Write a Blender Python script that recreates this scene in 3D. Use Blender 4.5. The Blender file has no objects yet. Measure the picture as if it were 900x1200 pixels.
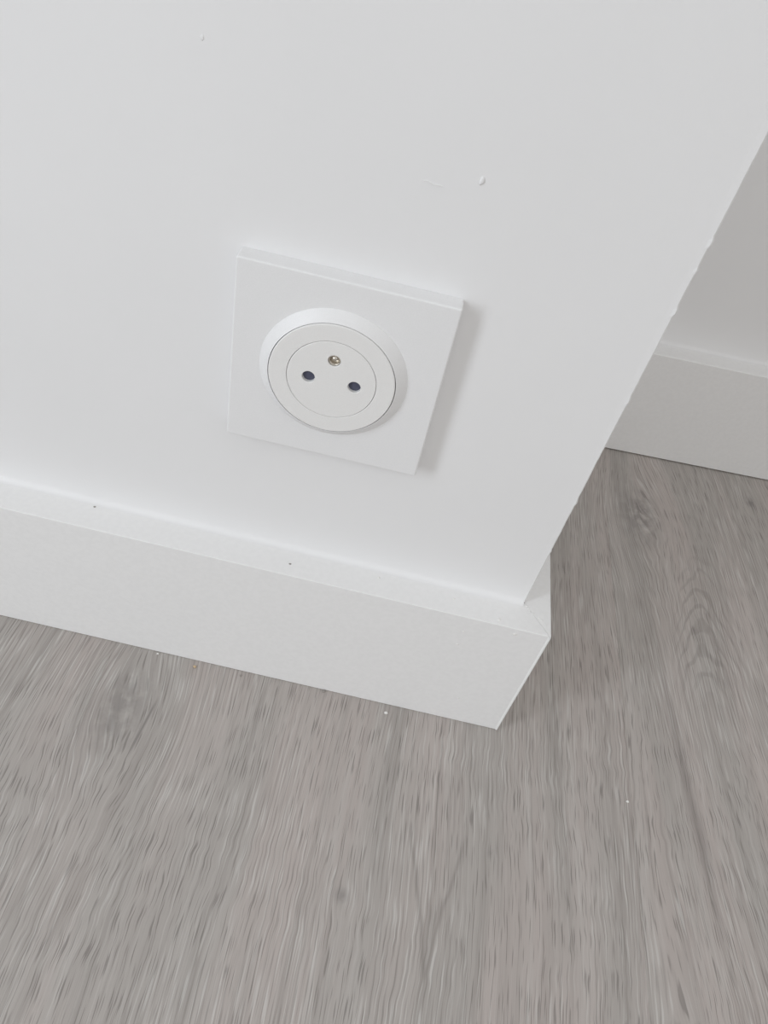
import bpy, bmesh, math, random
from mathutils import Matrix, Vector

random.seed(7)
scene = bpy.context.scene
COL = scene.collection

# ------------------------------------------------------------------ camera
cam_data = bpy.data.cameras.new('camera')
cam = bpy.data.objects.new('camera', cam_data)
COL.objects.link(cam)
R = ((0.97189, -0.23271, -0.03577), (0.13929, 0.69078, -0.70952), (0.18982, 0.68459, 0.70378))
CAM = (-0.09702, -0.27173, 0.40559)
m = Matrix([list(R[i]) + [CAM[i]] for i in range(3)] + [[0, 0, 0, 1]])
cam.matrix_world = m
cam_data.sensor_fit = 'VERTICAL'
cam_data.sensor_height = 36.0
cam_data.lens = 931.86 * 36.0 / 1200.0
cam_data.clip_start = 0.01
scene.camera = cam

# ------------------------------------------------------------------ world / daylight / exposure
world = bpy.data.worlds.new('world')
scene.world = world
world.use_nodes = True
bg = world.node_tree.nodes['Background']
bg.inputs['Color'].default_value = (1.0, 0.995, 0.98, 1)
bg.inputs['Strength'].default_value = 0.75

ROOM_X0, ROOM_X1, ROOM_Y0, ROOM_H = -1.15, 2.20, -2.60, 2.50
WIN_Y0, WIN_Y1, WIN_Z0, WIN_Z1 = -1.17, -0.65, 0.04, 1.40
ld = bpy.data.lights.new('window_daylight', 'AREA')
ld.shape = 'RECTANGLE'
ld.size = WIN_Z1 - WIN_Z0 - 0.12
ld.size_y = WIN_Y1 - WIN_Y0 - 0.12
ld.energy = 11.5
ld.color = (0.88, 0.94, 1.0)
light = bpy.data.objects.new('window_daylight', ld)
COL.objects.link(light)
light.location = (ROOM_X0 - 0.05, (WIN_Y0 + WIN_Y1) / 2, (WIN_Z0 + WIN_Z1) / 2)
light.rotation_euler = (0, math.radians(-90), 0)

scene.view_settings.view_transform = 'Standard'
scene.view_settings.look = 'None'
scene.view_settings.exposure = 0.06
scene.view_settings.gamma = 1.0
scene.view_settings.use_curve_mapping = False
scene.cycles.denoising_prefilter = 'NONE'     # keep the fine grain of the boards


# ------------------------------------------------------------------ node helpers
class NT:
    def __init__(self, name):
        self.mat = bpy.data.materials.new(name)
        self.mat.use_nodes = True
        self.t = self.mat.node_tree
        self.b = self.t.nodes['Principled BSDF']

    def n(self, typ, **kw):
        nd = self.t.nodes.new(typ)
        for k, v in kw.items():
            setattr(nd, k, v)
        return nd

    def put(self, sock, v):
        if isinstance(v, (int, float)):
            sock.default_value = v
        elif isinstance(v, tuple):
            if len(v) == 3 and len(sock.default_value) == 4:
                v = v + (1.0,)
            sock.default_value = v
        else:
            self.t.links.new(v, sock)

    def m(self, op, a, b=0.0, c=0.0, clamp=False):
        nd = self.n('ShaderNodeMath', operation=op, use_clamp=clamp)
        self.put(nd.inputs[0], a)
        self.put(nd.inputs[1], b)
        if len(nd.inputs) > 2:
            self.put(nd.inputs[2], c)
        return nd.outputs[0]

    def xyz(self, x, y, z=0.0):
        nd = self.n('ShaderNodeCombineXYZ')
        self.put(nd.inputs[0], x)
        self.put(nd.inputs[1], y)
        self.put(nd.inputs[2], z)
        return nd.outputs[0]

    def noise(self, vec, scale=1.0, detail=2.0, rough=0.5, dist=0.0):
        nd = self.n('ShaderNodeTexNoise')
        self.put(nd.inputs['Vector'], vec)
        nd.inputs['Scale'].default_value = scale
        nd.inputs['Detail'].default_value = detail
        nd.inputs['Roughness'].default_value = rough
        nd.inputs['Distortion'].default_value = dist
        return nd.outputs['Fac']

    def ramp(self, fac, lo, hi, a=0.0, b=1.0):
        nd = self.n('ShaderNodeMapRange', interpolation_type='SMOOTHSTEP')
        self.put(nd.inputs['Value'], fac)
        nd.inputs['From Min'].default_value = lo
        nd.inputs['From Max'].default_value = hi
        nd.inputs['To Min'].default_value = a
        nd.inputs['To Max'].default_value = b
        return nd.outputs['Result']

    def mix(self, fac, a, b, blend='MIX'):
        nd = self.n('ShaderNodeMix', data_type='RGBA', blend_type=blend)
        self.put(nd.inputs[0], fac)
        self.put(nd.inputs[6], a)
        self.put(nd.inputs[7], b)
        return nd.outputs[2]

    def pos(self):
        return self.n('ShaderNodeNewGeometry').outputs['Position']

    def bump(self, h, strength, dist):
        nd = self.n('ShaderNodeBump')
        nd.inputs['Strength'].default_value = strength
        nd.inputs['Distance'].default_value = dist
        self.put(nd.inputs['Height'], h)
        self.t.links.new(nd.outputs[0], self.b.inputs['Normal'])


def plain(name, col, rough=0.5, metal=0.0, grain=0.0, gscale=400.0, spec=0.5):
    k = NT(name)
    v = k.noise(k.pos(), gscale, 3.0)
    c = k.mix(k.ramp(v, 0.3, 0.7), tuple(x * 0.985 for x in col), tuple(min(1, x * 1.015) for x in col))
    k.put(k.b.inputs['Base Color'], c)
    k.b.inputs['Roughness'].default_value = rough
    k.b.inputs['Metallic'].default_value = metal
    k.b.inputs['Specular IOR Level'].default_value = spec
    if grain:
        k.bump(v, grain, 0.0004)
    return k.mat


# ------------------------------------------------------------------ materials
def wall_paint(name, col):
    k = NT(name)
    P = k.pos()
    sep = k.n('ShaderNodeSeparateXYZ')
    k.put(sep.inputs[0], P)
    x, y, z = sep.outputs
    weave_a = k.noise(k.xyz(k.m('MULTIPLY', k.m('ADD', x, y), 900), 0.0, k.m('MULTIPLY', z, 260)), 1.0, 2.0)
    weave_b = k.noise(k.xyz(k.m('MULTIPLY', k.m('ADD', x, y), 260), 3.0, k.m('MULTIPLY', z, 900)), 1.0, 2.0)
    roll = k.noise(P, 160.0, 4.0, 0.6)
    h = k.m('ADD', k.m('ADD', weave_a, weave_b), k.m('MULTIPLY', roll, 1.2))
    tone = k.noise(P, 9.0, 3.0)
    c = k.mix(k.ramp(tone, 0.3, 0.7), tuple(v * 0.985 for v in col), col)
    k.put(k.b.inputs['Base Color'], c)
    k.b.inputs['Roughness'].default_value = 0.62
    k.b.inputs['Specular IOR Level'].default_value = 0.35
    k.bump(h, 0.05, 0.0005)
    return k.mat


M_WALL = wall_paint('white_wall_paint', (0.836, 0.834, 0.838))
M_BASE = plain('white_satin_baseboard_paint', (0.855, 0.852, 0.85), 0.42)
M_CAULK = plain('white_caulk', (0.86, 0.86, 0.85), 0.55, 0, 0.2, 500.0)
M_PLATE = plain('matt_white_plastic', (0.83, 0.83, 0.835), 0.42, 0, 0.04, 2500.0)
M_RING = plain('satin_white_plastic', (0.83, 0.825, 0.815), 0.36, 0, 0.03, 2500.0)
M_SHUT = plain('dark_blue_grey_plastic', (0.075, 0.080, 0.125), 0.35)
M_METAL = plain('nickel_contact', (0.62, 0.58, 0.52), 0.28, 1.0, 0.1, 3000.0)
M_CRUMB = plain('white_plaster', (0.86, 0.85, 0.83), 0.85, 0, 0.4, 3000.0)
M_TAN = plain('tan_sawdust', (0.62, 0.48, 0.30), 0.9, 0, 0.4, 3000.0)
M_GREY = plain('grey_grit', (0.34, 0.32, 0.30), 0.9, 0, 0.4, 3000.0)
M_FRAME = plain('white_window_frame', (0.82, 0.82, 0.82), 0.4)
M_UNDER = plain('grey_underlay', (0.12, 0.11, 0.10), 0.9)

kg = NT('window_glass')
kg.b.inputs['Base Color'].default_value = (0.95, 0.98, 0.98, 1)
kg.b.inputs['Transmission Weight'].default_value = 1.0
kg.b.inputs['Roughness'].default_value = 0.0
M_GLASS = kg.mat


def wood():
    """grey limed-oak laminate: grain runs along y, knots and figure of the boards themselves"""
    k = NT('grey_oak_laminate')
    sep = k.n('ShaderNodeSeparateXYZ')
    k.put(sep.inputs[0], k.pos())
    x0, y, _ = sep.outputs
    rnd = k.n('ShaderNodeObjectInfo').outputs['Random']
    W = k.m('MULTIPLY', rnd, 37.0)

    # knots: (x, y, rx, ry, swirl, darkness)
    knots = [(-0.1955, -0.058, 0.013, 0.024, 0.75, 0.50),
             (0.123, 0.199, 0.015, 0.030, 0.75, 0.60),
             (0.224, 0.249, 0.004, 0.006, 0.50, 0.75),
             (-0.0597, -0.1287, 0.0035, 0.004, 0.40, 0.50),
             (0.0140, -0.0916, 0.0018, 0.0028, 0.30, 0.45),
             (-0.1052, -0.1707, 0.0008, 0.0022, 0.0, 0.85)]
    xw = x0
    dark = None
    for (kx, ky, rx, ry, s, d) in knots:
        dx = k.m('SUBTRACT', x0, kx)
        q = k.m('ADD', k.m('POWER', k.m('ABSOLUTE', k.m('DIVIDE', dx, rx)), 2.0),
                k.m('POWER', k.m('ABSOLUTE', k.m('DIVIDE', k.m('SUBTRACT', y, ky), ry)), 2.0))
        g = k.m('POWER', 2.71828, k.m('MULTIPLY', q, -1.0))
        gw = k.m('POWER', 2.71828, k.m('MULTIPLY', q, -0.22))
        xw = k.m('SUBTRACT', xw, k.m('MULTIPLY', k.m('MULTIPLY', dx, gw), s))
        t = k.m('MULTIPLY', g, d)
        dark = t if dark is None else k.m('MAXIMUM', dark, t)
    # the third board's grain leans a little
    lean = k.ramp(x0, 0.095, 0.125, 0.0, 0.10)
    xw = k.m('ADD', xw, k.m('MULTIPLY', y, lean))
    # slow wander of the fibres + the short ripple of limed oak
    n1 = k.noise(k.xyz(k.m('MULTIPLY', x0, 14), k.m('MULTIPLY', y, 5), W), 1.0, 1.0)
    n2 = k.noise(k.xyz(k.m('MULTIPLY', x0, 60), k.m('MULTIPLY', y, 85), W), 1.0, 1.0)
    rip = k.ramp(k.noise(k.xyz(k.m('MULTIPLY', x0, 8), k.m('MULTIPLY', y, 12), k.m('ADD', W, 5.0)), 1.0, 0.0), 0.42, 0.62)
    xw = k.m('ADD', xw, k.m('MULTIPLY', k.m('SUBTRACT', n1, 0.5), 0.016))
    xw = k.m('ADD', xw, k.m('MULTIPLY', k.m('MULTIPLY', k.m('SUBTRACT', n2, 0.5), rip), 0.0027))

    def fib(fx, fy, off, det=2.0, rough=0.5):
        return k.noise(k.xyz(k.m('MULTIPLY', xw, fx), k.m('MULTIPLY', y, fy), k.m('ADD', W, off)), 1.0, det, rough)

    broad = fib(34, 4, 1.0, 2.0)
    bands = fib(190, 4, 11.0, 1.0)
    fine = fib(700, 8, 21.0, 2.0, 0.7)
    pores = fib(1700, 60, 31.0, 0.0)
    limed = fib(1300, 36, 41.0, 0.0)
    where = k.noise(k.xyz(k.m('MULTIPLY', x0, 24), k.m('MULTIPLY', y, 12), k.m('ADD', W, 71.0)), 1.0, 1.0)
    # close parallel pore lines
    lines = k.m('SINE', k.m('ADD', k.m('MULTIPLY', xw, 2900.0), k.m('MULTIPLY', bands, 9.0)))
    lines = k.m('MULTIPLY', k.ramp(lines, 0.2, 1.0), k.m('MULTIPLY', k.ramp(where, 0.52, 0.40), k.ramp(pores, 0.30, 0.62)))

    # cathedral figure in the third board: a few stacked arches open towards -y
    cx = k.m('DIVIDE', k.m('SUBTRACT', k.m('SUBTRACT', x0, 0.150), k.m('MULTIPLY', y, 0.10)), 0.022)
    wob = k.noise(k.xyz(k.m('MULTIPLY', x0, 45), k.m('MULTIPLY', y, 22), 3.0), 1.0, 2.0)
    par = k.m('ADD', y, k.m('MULTIPLY', k.m('POWER', k.m('ABSOLUTE', cx), 1.7), 0.055))
    arch = k.m('SINE', k.m('MULTIPLY', k.m('ADD', par, k.m('MULTIPLY', k.m('SUBTRACT', wob, 0.5), 0.06)), 330.0))
    amask = k.m('MULTIPLY', k.m('MULTIPLY', k.ramp(cx, 0.9, 1.5, 1.0, 0.0), k.ramp(cx, -1.3, -0.5)),
                k.m('MULTIPLY', k.ramp(y, 0.02, 0.07), k.ramp(par, 0.13, 0.20, 1.0, 0.0)))
    # narrow V in the middle board
    vx = k.m('ABSOLUTE', k.m('DIVIDE', k.m('ADD', x0, 0.0150), 0.012))
    vpar = k.m('SUBTRACT', k.m('ADD', y, 0.155), k.m('MULTIPLY', vx, 0.055))
    vpar = k.m('ADD', vpar, k.m('MULTIPLY', k.m('SUBTRACT', wob, 0.5), 0.03))
    varch = k.m('POWER', 2.71828, k.m('MULTIPLY', k.m('POWER', k.m('ABSOLUTE', k.m('DIVIDE', vpar, 0.0045)), 2.0), -1.0))
    vmask = k.ramp(y, -0.10, -0.075, 1.0, 0.0)
    # long mineral streak in the third board
    sx = k.m('SUBTRACT', x0, k.m('SUBTRACT', 0.1285, k.m('MULTIPLY', y, 0.095)))
    sx = k.m('ADD', sx, k.m('MULTIPLY', k.m('SUBTRACT', wob, 0.5), 0.004))
    streak = k.m('MULTIPLY', k.m('POWER', 2.71828, k.m('MULTIPLY', k.m('POWER', k.m('ABSOLUTE', k.m('DIVIDE', sx, 0.0030)), 2.0), -1.0)),
                 k.m('MULTIPLY', k.ramp(y, -0.125, -0.06), k.ramp(y, -0.02, 0.08, 1.0, 0.25)))
    crack = k.m('MULTIPLY', k.m('POWER', 2.71828, k.m('MULTIPLY', k.m('POWER', k.m('ABSOLUTE', k.m('DIVIDE', k.m('ADD', k.m('SUBTRACT', x0, -0.1815), k.m('MULTIPLY', k.m('ADD', y, 0.07), -0.10)), 0.0007)), 2.0), -1.0)),
                k.m('MULTIPLY', k.ramp(y, -0.087, -0.074), k.ramp(y, -0.056, -0.045, 1.0, 0.0)))

    grey = (0.415, 0.385, 0.362)
    pink = (0.472, 0.422, 0.398)
    c = k.mix(k.ramp(broad, 0.36, 0.66), grey, pink)
    # board-to-board tone
    c = k.mix(k.m('MULTIPLY', k.m('SUBTRACT', 1.0, rnd), 0.10), c, (0.25, 0.235, 0.22))
    c = k.mix(k.m('MULTIPLY', k.ramp(bands, 0.50, 0.74), 0.24), c, (0.24, 0.218, 0.20))
    c = k.mix(k.m('MULTIPLY', k.ramp(bands, 0.48, 0.28), 0.28), c, (0.50, 0.475, 0.45))
    c = k.mix(k.m('MULTIPLY', k.ramp(fine, 0.52, 0.75), 0.34), c, (0.22, 0.20, 0.185))
    c = k.mix(k.m('MULTIPLY', k.ramp(fine, 0.46, 0.26), 0.36), c, (0.58, 0.555, 0.53))
    c = k.mix(k.m('MULTIPLY', k.m('MULTIPLY', k.ramp(limed, 0.58, 0.72), k.ramp(where, 0.70, 0.40)), 0.50), c, (0.64, 0.625, 0.60))
    c = k.mix(k.m('MULTIPLY', lines, 0.42), c, (0.19, 0.17, 0.157))
    c = k.mix(k.m('MULTIPLY', k.m('MULTIPLY', k.ramp(pores, 0.60, 0.74), k.ramp(where, 0.32, 0.52)), 0.60), c, (0.165, 0.148, 0.137))
    c = k.mix(k.m('MULTIPLY', k.m('MULTIPLY', amask, k.ramp(arch, 0.2, 1.0)), 0.28), c, (0.18, 0.16, 0.147))
    c = k.mix(k.m('MULTIPLY', k.m('MULTIPLY', vmask, varch), 0.34), c, (0.18, 0.16, 0.147))
    c = k.mix(k.m('MULTIPLY', streak, 0.42), c, (0.145, 0.128, 0.120))
    c = k.mix(k.m('MULTIPLY', crack, 0.55), c, (0.11, 0.10, 0.095))
    kn = k.noise(k.xyz(k.m('MULTIPLY', x0, 170), k.m('MULTIPLY', y, 120), W), 1.0, 3.0, 0.6)
    c = k.mix(k.m('MULTIPLY', dark, k.ramp(kn, 0.30, 0.62, 0.15, 1.0)), c, (0.185, 0.172, 0.165))
    k.put(k.b.inputs['Base Color'], c)
    k.put(k.b.inputs['Roughness'], k.ramp(fine, 0.3, 0.7, 0.50, 0.58))
    k.b.inputs['Specular IOR Level'].default_value = 0.40
    h = k.m('SUBTRACT', k.m('MULTIPLY', k.ramp(limed, 0.56, 0.70), 0.6), k.m('ADD', k.ramp(pores, 0.56, 0.70), k.m('MULTIPLY', fine, 0.6)))
    k.bump(h, 0.14, 0.0003)
    return k.mat


M_WOOD = wood()


# ------------------------------------------------------------------ mesh helpers
def mesh_obj(name, bm, mat, parent=None, smooth=False):
    bmesh.ops.recalc_face_normals(bm, faces=bm.faces)
    me = bpy.data.meshes.new(name)
    bm.to_mesh(me)
    bm.free()
    if smooth:
        for p in me.polygons:
            p.use_smooth = True
    me.materials.append(mat)
    o = bpy.data.objects.new(name, me)
    COL.objects.link(o)
    if parent is not None:
        o.parent = parent
    return o


def tag(o, label=None, cat=None, group=None, kind=None):
    if label:
        o['label'] = label
    if cat:
        o['category'] = cat
    if group:
        o['group'] = group
    if kind:
        o['kind'] = kind
    return o


def add_box(bm, lo, hi):
    v = [bm.verts.new((x, y, z)) for x in (lo[0], hi[0]) for y in (lo[1], hi[1]) for z in (lo[2], hi[2])]
    for f in ((0, 1, 3, 2), (4, 6, 7, 5), (0, 4, 5, 1), (2, 3, 7, 6), (0, 2, 6, 4), (1, 5, 7, 3)):
        bm.faces.new([v[i] for i in f])


def add_prism(bm, poly, z0, z1):
    a = [bm.verts.new((x, y, z0)) for x, y in poly]
    b = [bm.verts.new((x, y, z1)) for x, y in poly]
    n = len(poly)
    for i in range(n):
        bm.faces.new((a[i], a[(i + 1) % n], b[(i + 1) % n], b[i]))
    bm.faces.new(a[::-1])
    bm.faces.new(b)


def bevel_edges(bm, test, w, seg=2):
    es = [e for e in bm.edges if test(e)]
    bmesh.ops.bevel(bm, geom=es, offset=w, segments=seg, profile=0.5, affect='EDGES', clamp_overlap=True)


def empty(name, loc=(0, 0, 0)):
    o = bpy.data.objects.new(name, None)
    o.empty_display_size = 0.02
    COL.objects.link(o)
    o.location = loc
    return o


# ------------------------------------------------------------------ room shell
TB, TS, HB, HBB = 0.0183, 0.0144, 0.0952, 0.0985   # skirting: front and side thickness, heights
BX, BY, BANG = 0.0991, 0.2748, math.radians(3.97)   # foot of the far skirting and its angle


def far_y(x, off=0.0):          # y of the far skirting face (off = behind it)
    return BY + (x - BX) * math.tan(BANG) + off / math.cos(BANG)


# floor: underlay slab + laminate boards
bm = bmesh.new()
add_box(bm, (ROOM_X0 - 0.2, ROOM_Y0 - 0.2, -0.12), (ROOM_X1 + 0.2, 0.75, -0.009))
floor = mesh_obj('floor', bm, M_UNDER)
tag(floor, 'grey oak laminate floor of wide boards below the white walls', 'floor', kind='structure')
PW, PL, SEAM = 0.3085, 1.292, 0.0950
ix0 = int(math.floor((ROOM_X0 - SEAM) / PW))
ix1 = int(math.ceil((ROOM_X1 - SEAM) / PW))
board_mesh = {}
for i in range(ix0, ix1):
    xa = SEAM + i * PW
    off = {-2: 0.62, -1: 0.46, 0: 0.58}.get(i, ((i * 0.37) % 1.0) * PL)
    y = off - 3 * PL
    while y < 0.70:
        ya, yb = max(y, ROOM_Y0), min(y + PL, 0.70)
        if yb - ya > 0.02:
            ln = round(yb - ya, 4)
            if ln not in board_mesh:
                bm = bmesh.new()
                add_box(bm, (0.00003, 0.00003, -0.008), (PW - 0.00003, ln - 0.00003, 0.0))
                bevel_edges(bm, lambda e: all(v.co.z > -0.001 for v in e.verts), 0.00005, 1)
                bmesh.ops.recalc_face_normals(bm, faces=bm.faces)
                me = bpy.data.meshes.new('plank')
                bm.to_mesh(me)
                bm.free()
                me.materials.append(M_WOOD)
                board_mesh[ln] = me
            o = bpy.data.objects.new('plank', board_mesh[ln])
            COL.objects.link(o)
            o.location = (xa, ya, 0.0)
            o.parent = floor
        y += PL

# front wall: carries the socket, ends in a slightly ragged painted corner
bm = bmesh.new()
zs = [0.0, 0.09]
z = 0.096
while z < 0.46:
    zs.append(z)
    z += 0.0016
zs += [0.5, 1.0, ROOM_H]
chips = {0.298: 0.0009, 0.288: 0.0007, 0.2715: 0.0008, 0.136: 0.0006, 0.170: 0.0005, 0.230: 0.0004}
rows = []
slow = 0.0
for z in zs:
    slow = 0.8 * slow + random.uniform(-1, 1) * 0.00006
    j = slow + random.uniform(-1, 1) * 0.00005
    for zc, a in chips.items():
        if abs(z - zc) < 0.0014:
            j += a * random.uniform(0.6, 1.0)
    if not 0.097 < z < 0.46:
        j = 0.0
    prof = [(ROOM_X0 - 0.2, 0.0), (-0.0030, 0.0), (-0.0013, -0.00008), (-0.0005 + j * 0.6, -0.00012 - abs(j) * 0.4), (0.0 + j, 0.0003),
            (0.0001 + j * 0.6, 0.0010), (0.0, 0.003), (0.0, far_y(0, TB)), (ROOM_X0 - 0.2, far_y(ROOM_X0 - 0.2, TB))]
    rows.append([bm.verts.new((px, py, z)) for px, py in prof])
for a, b in zip(rows, rows[1:]):
    n = len(a)
    for i in range(n):
        bm.faces.new((a[i], a[(i + 1) % n], b[(i + 1) % n], b[i]))
bm.faces.new(rows[0][::-1])
bm.faces.new(rows[-1])
wall_front = mesh_obj('wall_front', bm, M_WALL)
tag(wall_front, 'white painted wall carrying the socket, ending in a sharp outer corner', 'wall', kind='structure')

# far wall, slightly out of square
bm = bmesh.new()
poly = [(-0.02, far_y(-0.02, TB)), (ROOM_X1 + 0.2, far_y(ROOM_X1 + 0.2, TB)), (ROOM_X1 + 0.2, 0.75), (-0.02, 0.75)]
add_prism(bm, poly, 0.0, ROOM_H)
wall_back = mesh_obj('wall_back', bm, M_WALL)
tag(wall_back, 'shaded white wall set back behind the outer corner at right', 'wall', kind='structure')

bm = bmesh.new()
add_box(bm, (ROOM_X0 - 0.2, ROOM_Y0, 0), (ROOM_X0, WIN_Y0, ROOM_H))
add_box(bm, (ROOM_X0 - 0.2, WIN_Y1, 0), (ROOM_X0, 0.0, ROOM_H))
add_box(bm, (ROOM_X0 - 0.2, WIN_Y0, WIN_Z1), (ROOM_X0, WIN_Y1, ROOM_H))
add_box(bm, (ROOM_X0 - 0.2, WIN_Y0, 0), (ROOM_X0, WIN_Y1, WIN_Z0))
tag(mesh_obj('wall_left', bm, M_WALL), 'white painted wall with the tall window on the left, outside the picture', 'wall', kind='structure')
# tall window: a frame with two panes
def make_window(name, loc, rz, width, height, label):
    win = empty(name, loc)
    win.rotation_euler.z = rz
    tag(win, label, 'window', kind='structure')
    hw, hh = width / 2, height
    bm = bmesh.new()
    for (a, b) in (((-hw, 0), (-hw + 0.06, hh)), ((hw - 0.06, 0), (hw, hh)), ((-hw + 0.06, 0), (hw - 0.06, 0.06)), ((-hw + 0.06, hh - 0.06), (hw - 0.06, hh))):
        add_box(bm, (-0.03, a[0], a[1]), (0.03, b[0], b[1]))
    mesh_obj('window_frame', bm, M_FRAME, win)
    bm = bmesh.new()
    add_box(bm, (-0.028, -0.035, 0.06), (0.028, 0.035, hh - 0.06))
    mesh_obj('mullion', bm, M_FRAME, win)
    for s in (-1, 1):
        bm = bmesh.new()
        ya, yb = sorted((s * 0.035, s * (hw - 0.06)))
        add_box(bm, (-0.003, ya, 0.06), (0.003, yb, hh - 0.06))
        mesh_obj('pane', bm, M_GLASS, win)


make_window('window_1', (ROOM_X0 - 0.15, (WIN_Y0 + WIN_Y1) / 2, WIN_Z0), 0.0, WIN_Y1 - WIN_Y0, WIN_Z1 - WIN_Z0,
            'tall white framed window in the left wall, outside the picture')

# ------------------------------------------------------------------ skirting boards
TIP = 0.0011                     # the sliver of the side board that shows past the mitre
bm = bmesh.new()
add_prism(bm, [(ROOM_X0, -TB), (TS - TIP, -TB), (TS - TIP, -TB + 0.0004), (0.0002, -0.0001), (ROOM_X0, -0.0001)], 0.0004, HB)
bevel_edges(bm, lambda e: all(v.co.y < -TB + 1e-5 for v in e.verts) and all(v.co.z > HB - 1e-5 for v in e.verts), 0.0009, 3)
bb_front = mesh_obj('baseboard_front', bm, M_BASE)
tag(bb_front, 'white square-edged skirting board under the socket', 'skirting board', kind='structure')

bm = bmesh.new()
G = 0.00012
add_prism(bm, [(TS - TIP + G, -TB - 0.0002), (TS, -TB - 0.0002), (TS, far_y(TS) - 0.0003), (0.0002, far_y(0.0) - 0.0003), (0.0002, -0.00005), (TS - TIP + G, -TB + 0.0005)], 0.0004, HB)
bevel_edges(bm, lambda e: (all(v.co.x > TS - 1e-5 for v in e.verts) and all(v.co.z > HB - 1e-5 for v in e.verts)) or
            (all(v.co.x > TS - 1e-5 and v.co.y < -TB for v in e.verts)), 0.0004, 2)
bb_side = mesh_obj('baseboard_side', bm, M_BASE)
tag(bb_side, 'short white skirting board returning round the outer corner', 'skirting board', kind='structure')
# paint worked into the mitre: a ragged white ridge down the corner
bm = bmesh.new()
rws = []
nz = 60
for i in range(nz + 1):
    z = 0.0006 + (HB - 0.001) * i / nz
    w = 0.00085 + random.uniform(0, 0.0003)
    d = 0.00050 + random.uniform(-0.00008, 0.00012)
    rws.append([bm.verts.new((TS - 0.0004 - w, -TB + 0.00005, z)), bm.verts.new((TS - 0.0004 - w * 0.35, -TB - d, z)),
                bm.verts.new((TS - 0.0002, -TB - d, z)), bm.verts.new((TS + 0.0001, -TB + 0.0001, z))])
for a, b in zip(rws, rws[1:]):
    for i in range(3):
        bm.faces.new((a[i], a[i + 1], b[i + 1], b[i]))
mesh_obj('paint_ridge', bm, M_CAULK, bb_side)

bm = bmesh.new()
xa, xb = 0.0003, ROOM_X1
add_prism(bm, [(xa, far_y(xa)), (xb, far_y(xb)), (xb, far_y(xb, TB - 0.0003)), (xa, far_y(xa, TB - 0.0003))], 0.0012, HBB)
bevel_edges(bm, lambda e: all(v.co.z > HBB - 1e-5 for v in e.verts) and all(v.co.y < far_y(v.co.x) + 1e-4 for v in e.verts), 0.0009, 3)
bb_back = mesh_obj('baseboard_back', bm, M_BASE)
tag(bb_back, 'shaded white skirting board along the set-back wall at right', 'skirting board', kind='structure')


def caulk(parent, pts, nrm, r, HB):
    """concave sealant bead in the angle between a wall and the top of its skirting"""
    bm = bmesh.new()
    prof = []
    for i in range(6):
        a = math.pi / 2 * i / 5
        prof.append((r - r * math.sin(a), r - r * math.cos(a)))     # (out of wall, up)
    rows = []
    for (x, y) in pts:
        w = r * random.uniform(-0.05, 0.05)
        col = [bm.verts.new((x + nrm[0] * o * (1 + w / r), y + nrm[1] * o * (1 + w / r), HB + u * (1 - w / r))) for o, u in prof]
        rows.append(col)
    for a, b in zip(rows, rows[1:]):
        for i in range(len(a) - 1):
            bm.faces.new((a[i], a[i + 1], b[i + 1], b[i]))
    return mesh_obj('caulk_bead', bm, M_WALL, parent, smooth=True)


caulk(bb_front, [(-0.6 + 0.5995 * i / 80, 0.0) for i in range(81)], (0, -1), 0.0028, HB)
caulk(bb_back, [(0.001 + 1.05 * i / 60, far_y(0.001 + 1.05 * i / 60, TB)) for i in range(61)], (0, -1), 0.0026, HBB)


# ------------------------------------------------------------------ wall socket
PX, PZ, S, TP = -0.1179, 0.2122, 0.0857, 0.0077
sock = empty('wall_socket', (PX, 0.0, PZ))
sock.rotation_euler.y = -0.010    # screwed on a hair out of level
tag(sock, 'square white wall socket with round two-pin insert above the skirting', 'socket')

# cover plate: square, thin, softly bevelled
bm = bmesh.new()
h = S / 2
add_box(bm, (-h, -TP, -h), (h, -0.00005, h))
bevel_edges(bm, lambda e: abs(e.verts[0].co.x - e.verts[1].co.x) < 1e-6 and abs(e.verts[0].co.z - e.verts[1].co.z) < 1e-6, 0.0008, 3)
bevel_edges(bm, lambda e: all(v.co.y < -TP + 1e-5 for v in e.verts), 0.0007, 3)
plate = mesh_obj('cover_plate', bm, M_PLATE, sock)
# round it off a little in plan: nothing else to cut, the insert sits on its face

RC = (-0.0006, 0.0006)           # insert centre on the plate


def lathe(prof, seg=128, cx=0.0, cz=0.0):
    bm = bmesh.new()
    rings = []
    for r, d in prof:
        rings.append([bm.verts.new((cx + r * math.cos(2 * math.pi * i / seg), d, cz + r * math.sin(2 * math.pi * i / seg))) for i in range(seg)])
    for a, b in zip(rings, rings[1:]):
        for i in range(seg):
            bm.faces.new((a[i], a[(i + 1) % seg], b[(i + 1) % seg], b[i]))
    return bm


YR = -TP - 0.0040                # face of the insert
collar = lathe([(0.0305, -TP + 0.0002), (0.0303, -TP - 0.0002), (0.0267, YR + 0.0006), (0.0262, YR + 0.0003), (0.0261, YR + 0.0014), (0.0300, -TP + 0.0002)], 128, *RC)
mesh_obj('flared_collar', collar, M_PLATE, sock, smooth=False)
ring = lathe([(0.0259, YR + 0.0015), (0.0259, YR + 0.0004), (0.0257, YR + 0.0001), (0.0254, YR), (0.01865, YR), (0.01845, YR + 0.0001), (0.0184, YR + 0.0003), (0.0184, YR + 0.0030), (0.0259, YR + 0.0030), (0.0259, YR + 0.0015)], 128, *RC)
mesh_obj('insert_ring', ring, M_RING, sock)

# centre disc with three holes cut through
bm = bmesh.new()
holes = [(-0.0099, 0.0, 0.00262), (0.0090, 0.0, 0.00262), (-0.0006, 0.0102, 0.00255)]


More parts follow.
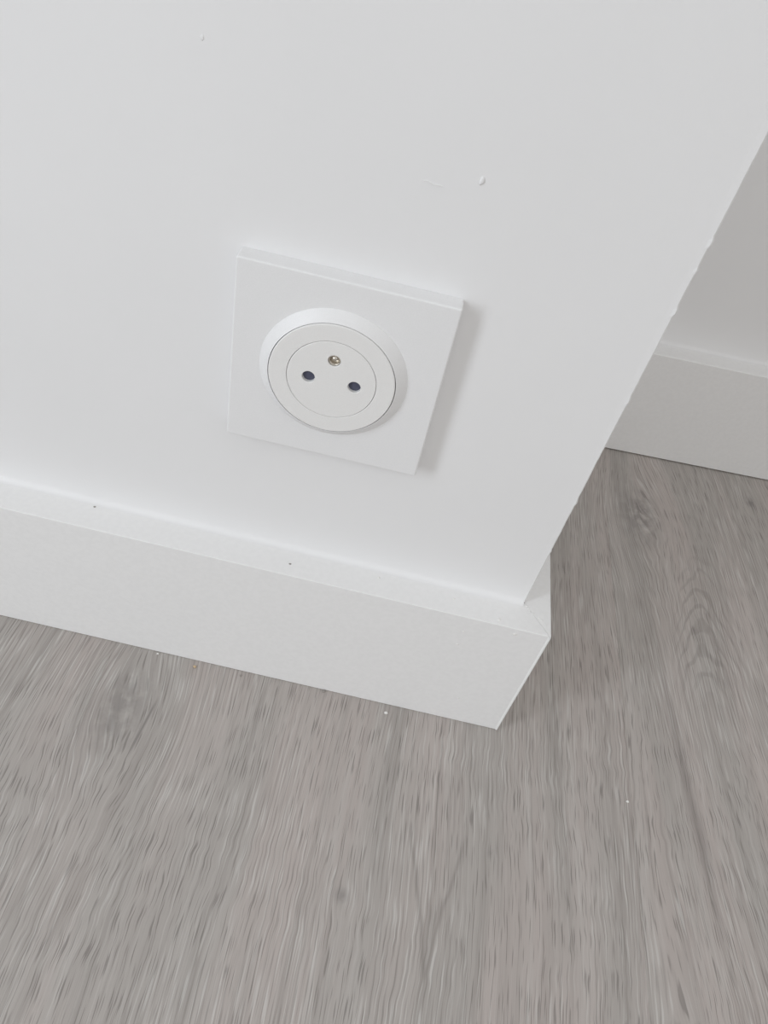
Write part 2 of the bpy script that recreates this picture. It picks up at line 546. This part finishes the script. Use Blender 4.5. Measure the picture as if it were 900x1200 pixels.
def circ(bm, cx, cz, r, y, n):
    vs = [bm.verts.new((cx + r * math.cos(2 * math.pi * i / n), y, cz + r * math.sin(2 * math.pi * i / n))) for i in range(n)]
    es = [bm.edges.new((vs[i], vs[(i + 1) % n])) for i in range(n)]
    return vs, es


edges = []
ov, oe = circ(bm, RC[0], RC[1], 0.0180, YR, 128)
edges += oe
hv = []
for hx, hz, hr in holes:
    v, e = circ(bm, hx, hz, hr + 0.0002, YR, 40)
    edges += e
    hv.append(v)
bmesh.ops.triangle_fill(bm, use_beauty=True, use_dissolve=False, edges=edges)


def skin(bm, vs, cx, cz, steps):
    prev = vs
    n = len(vs)
    for r, y in steps:
        cur = [bm.verts.new((cx + r * math.cos(2 * math.pi * i / n), y, cz + r * math.sin(2 * math.pi * i / n))) for i in range(n)]
        for i in range(n):
            bm.faces.new((prev[i], prev[(i + 1) % n], cur[(i + 1) % n], cur[i]))
        prev = cur


skin(bm, ov, RC[0], RC[1], [(0.0182, YR + 0.0001), (0.01825, YR + 0.0003), (0.01825, YR + 0.0028)])
for v, (hx, hz, hr) in zip(hv, holes):
    skin(bm, v, hx, hz, [(hr, YR + 0.0002), (hr, YR + 0.0026)])
disc = mesh_obj('centre_disc', bm, M_RING, sock)

# shutters behind the pin holes
for hx, hz, hr in holes[:2]:
    bm = lathe([(0.0033, YR + 0.0036), (0.0033, YR + 0.0018), (0.0012, YR + 0.0013), (0.0, YR + 0.0012)], 32, hx, hz)
    bmesh.ops.remove_doubles(bm, verts=bm.verts, dist=1e-7)
    tag(mesh_obj('pin_shutter', bm, M_SHUT, sock), 'dark blue-grey shutter inside the pin hole')
# earth contact: metal sleeve with a rounded pin end
hx, hz, hr = holes[2]
sleeve = lathe([(0.00248, YR + 0.0030), (0.00248, YR + 0.0007), (0.0022, YR + 0.0005), (0.0019, YR + 0.0007), (0.0018, YR + 0.0020)], 40, hx, hz)
earth = mesh_obj('earth_contact', sleeve, M_METAL, sock, smooth=True)
tag(earth, 'small round metal earth contact')
tipm = lathe([(0.0019, YR + 0.0020), (0.0012, YR + 0.0016), (0.0008, YR + 0.0012), (0.0004, YR + 0.0010), (0.0, YR + 0.0010)], 32, hx, hz)
bmesh.ops.remove_doubles(tipm, verts=tipm.verts, dist=1e-7)
mesh_obj('contact_tip', tipm, M_METAL, earth, smooth=True)


# ------------------------------------------------------------------ blobs of paint and crumbs
def blob(name, mat, loc, size, parent=None, seed=0, sub=2):
    rr = random.Random(seed)
    bm = bmesh.new()
    bmesh.ops.create_icosphere(bm, subdivisions=sub, radius=1.0)
    for v in bm.verts:
        v.co *= rr.uniform(0.75, 1.15)
    for v in bm.verts:
        v.co = Vector((v.co.x * size[0], v.co.y * size[1], v.co.z * size[2]))
    o = mesh_obj(name, bm, mat, parent, smooth=True)
    o.location = loc
    return o


# runs and specks in the wall paint
blob('paint_drip', M_WALL, (-0.0813, 0.0, 0.2997), (0.0009, 0.0006, 0.0016), wall_front, 1)
blob('paint_speck', M_WALL, (-0.1781, 0.0, 0.3212), (0.0006, 0.00022, 0.0009), wall_front, 2)
bm = bmesh.new()
n = 10
prev = None
for i in range(n + 1):
    t = i / n
    x, zz = -0.1005 + 0.0070 * t, 0.2950 - 0.0006 * t + 0.0002 * math.sin(9 * t)
    w = 0.00022 * math.sin(math.pi * min(max(t, 0.05), 0.95))
    cur = [bm.verts.new((x, 0.0001, zz - w)), bm.verts.new((x, -0.0003, zz)), bm.verts.new((x, 0.0001, zz + w))]
    if prev:
        for a in range(3):
            bm.faces.new((prev[a], prev[(a + 1) % 3], cur[(a + 1) % 3], cur[a]))
    prev = cur
mesh_obj('brush_hair', bm, M_CAULK, wall_front, smooth=True)

# specks on the skirting
for i, (x, y, z, s) in enumerate([(-0.0035, -TB, 0.0909, 0.0010), (-0.0284, -TB, 0.0834, 0.0006), (-0.0285, -TB, 0.0718, 0.0007), (-0.0153, -TB, 0.0233, 0.0006),
                                  (-0.0130, -0.0150, HB, 0.0009), (-0.0372, -0.0085, HB, 0.0006), (-0.0772, -0.0062, HB, 0.0006)]):
    blob('paint_speck', M_CRUMB, (x, y, z), (s, s * 0.6 if z < HB else s, s if z < HB else s * 0.6), bb_front, 20 + i)
for i, (x, y, s) in enumerate([(-0.1227, -0.0109, 0.0005), (-0.2260, -0.0038, 0.0005)]):
    blob('grit_speck', M_GREY, (x, y, HB + 0.0001), (s * 1.3, s, s * 0.5), bb_front, 40 + i)
# flakes of paint where the mitre was sealed
for i in range(9):
    t = i / 8
    blob('paint_flake', M_CAULK, (0.001 + 0.0115 * t + random.uniform(-.001, .001), -0.0015 - 0.0105 * t + random.uniform(-.001, .001), HB), (0.0007, 0.0005, 0.00022), bb_front, 60 + i, 1)

CR = [(-0.0522, -0.0243, 0.0011, M_CRUMB, 'largest white plaster crumb on the floor, below the middle of the front skirting'),
      (-0.1888, -0.0200, 0.0007, M_CRUMB, 'tiny white plaster crumb against the skirting foot, leftmost on the floor'),
      (0.0923, -0.0452, 0.0009, M_CRUMB, 'small white plaster crumb on open floor, right of the skirting corner'),
      (-0.1661, -0.0229, 0.0010, M_TAN, 'tan sawdust crumb on the floor near the left of the front skirting'),
      (-0.1392, -0.0216, 0.0007, M_GREY, 'grey grit crumb on the floor between the tan and dark crumbs'),
      (-0.0904, -0.0195, 0.0009, M_GREY, 'dark grit crumb touching the skirting foot below the socket')]
for i, (x, y, s, mt, lab) in enumerate(CR):
    nm = 'plaster_crumb' if mt is M_CRUMB else ('sawdust_crumb' if mt is M_TAN else 'grit_crumb')
    o = blob(nm, mt, (x, y, s * 0.55), (s, s * 0.8, s * 0.7), None, 80 + i)
    mn = min(v.co.z for v in o.data.vertices)
    o.location.z = -mn
    tag(o, lab, 'crumb', 'crumbs left on the floor')
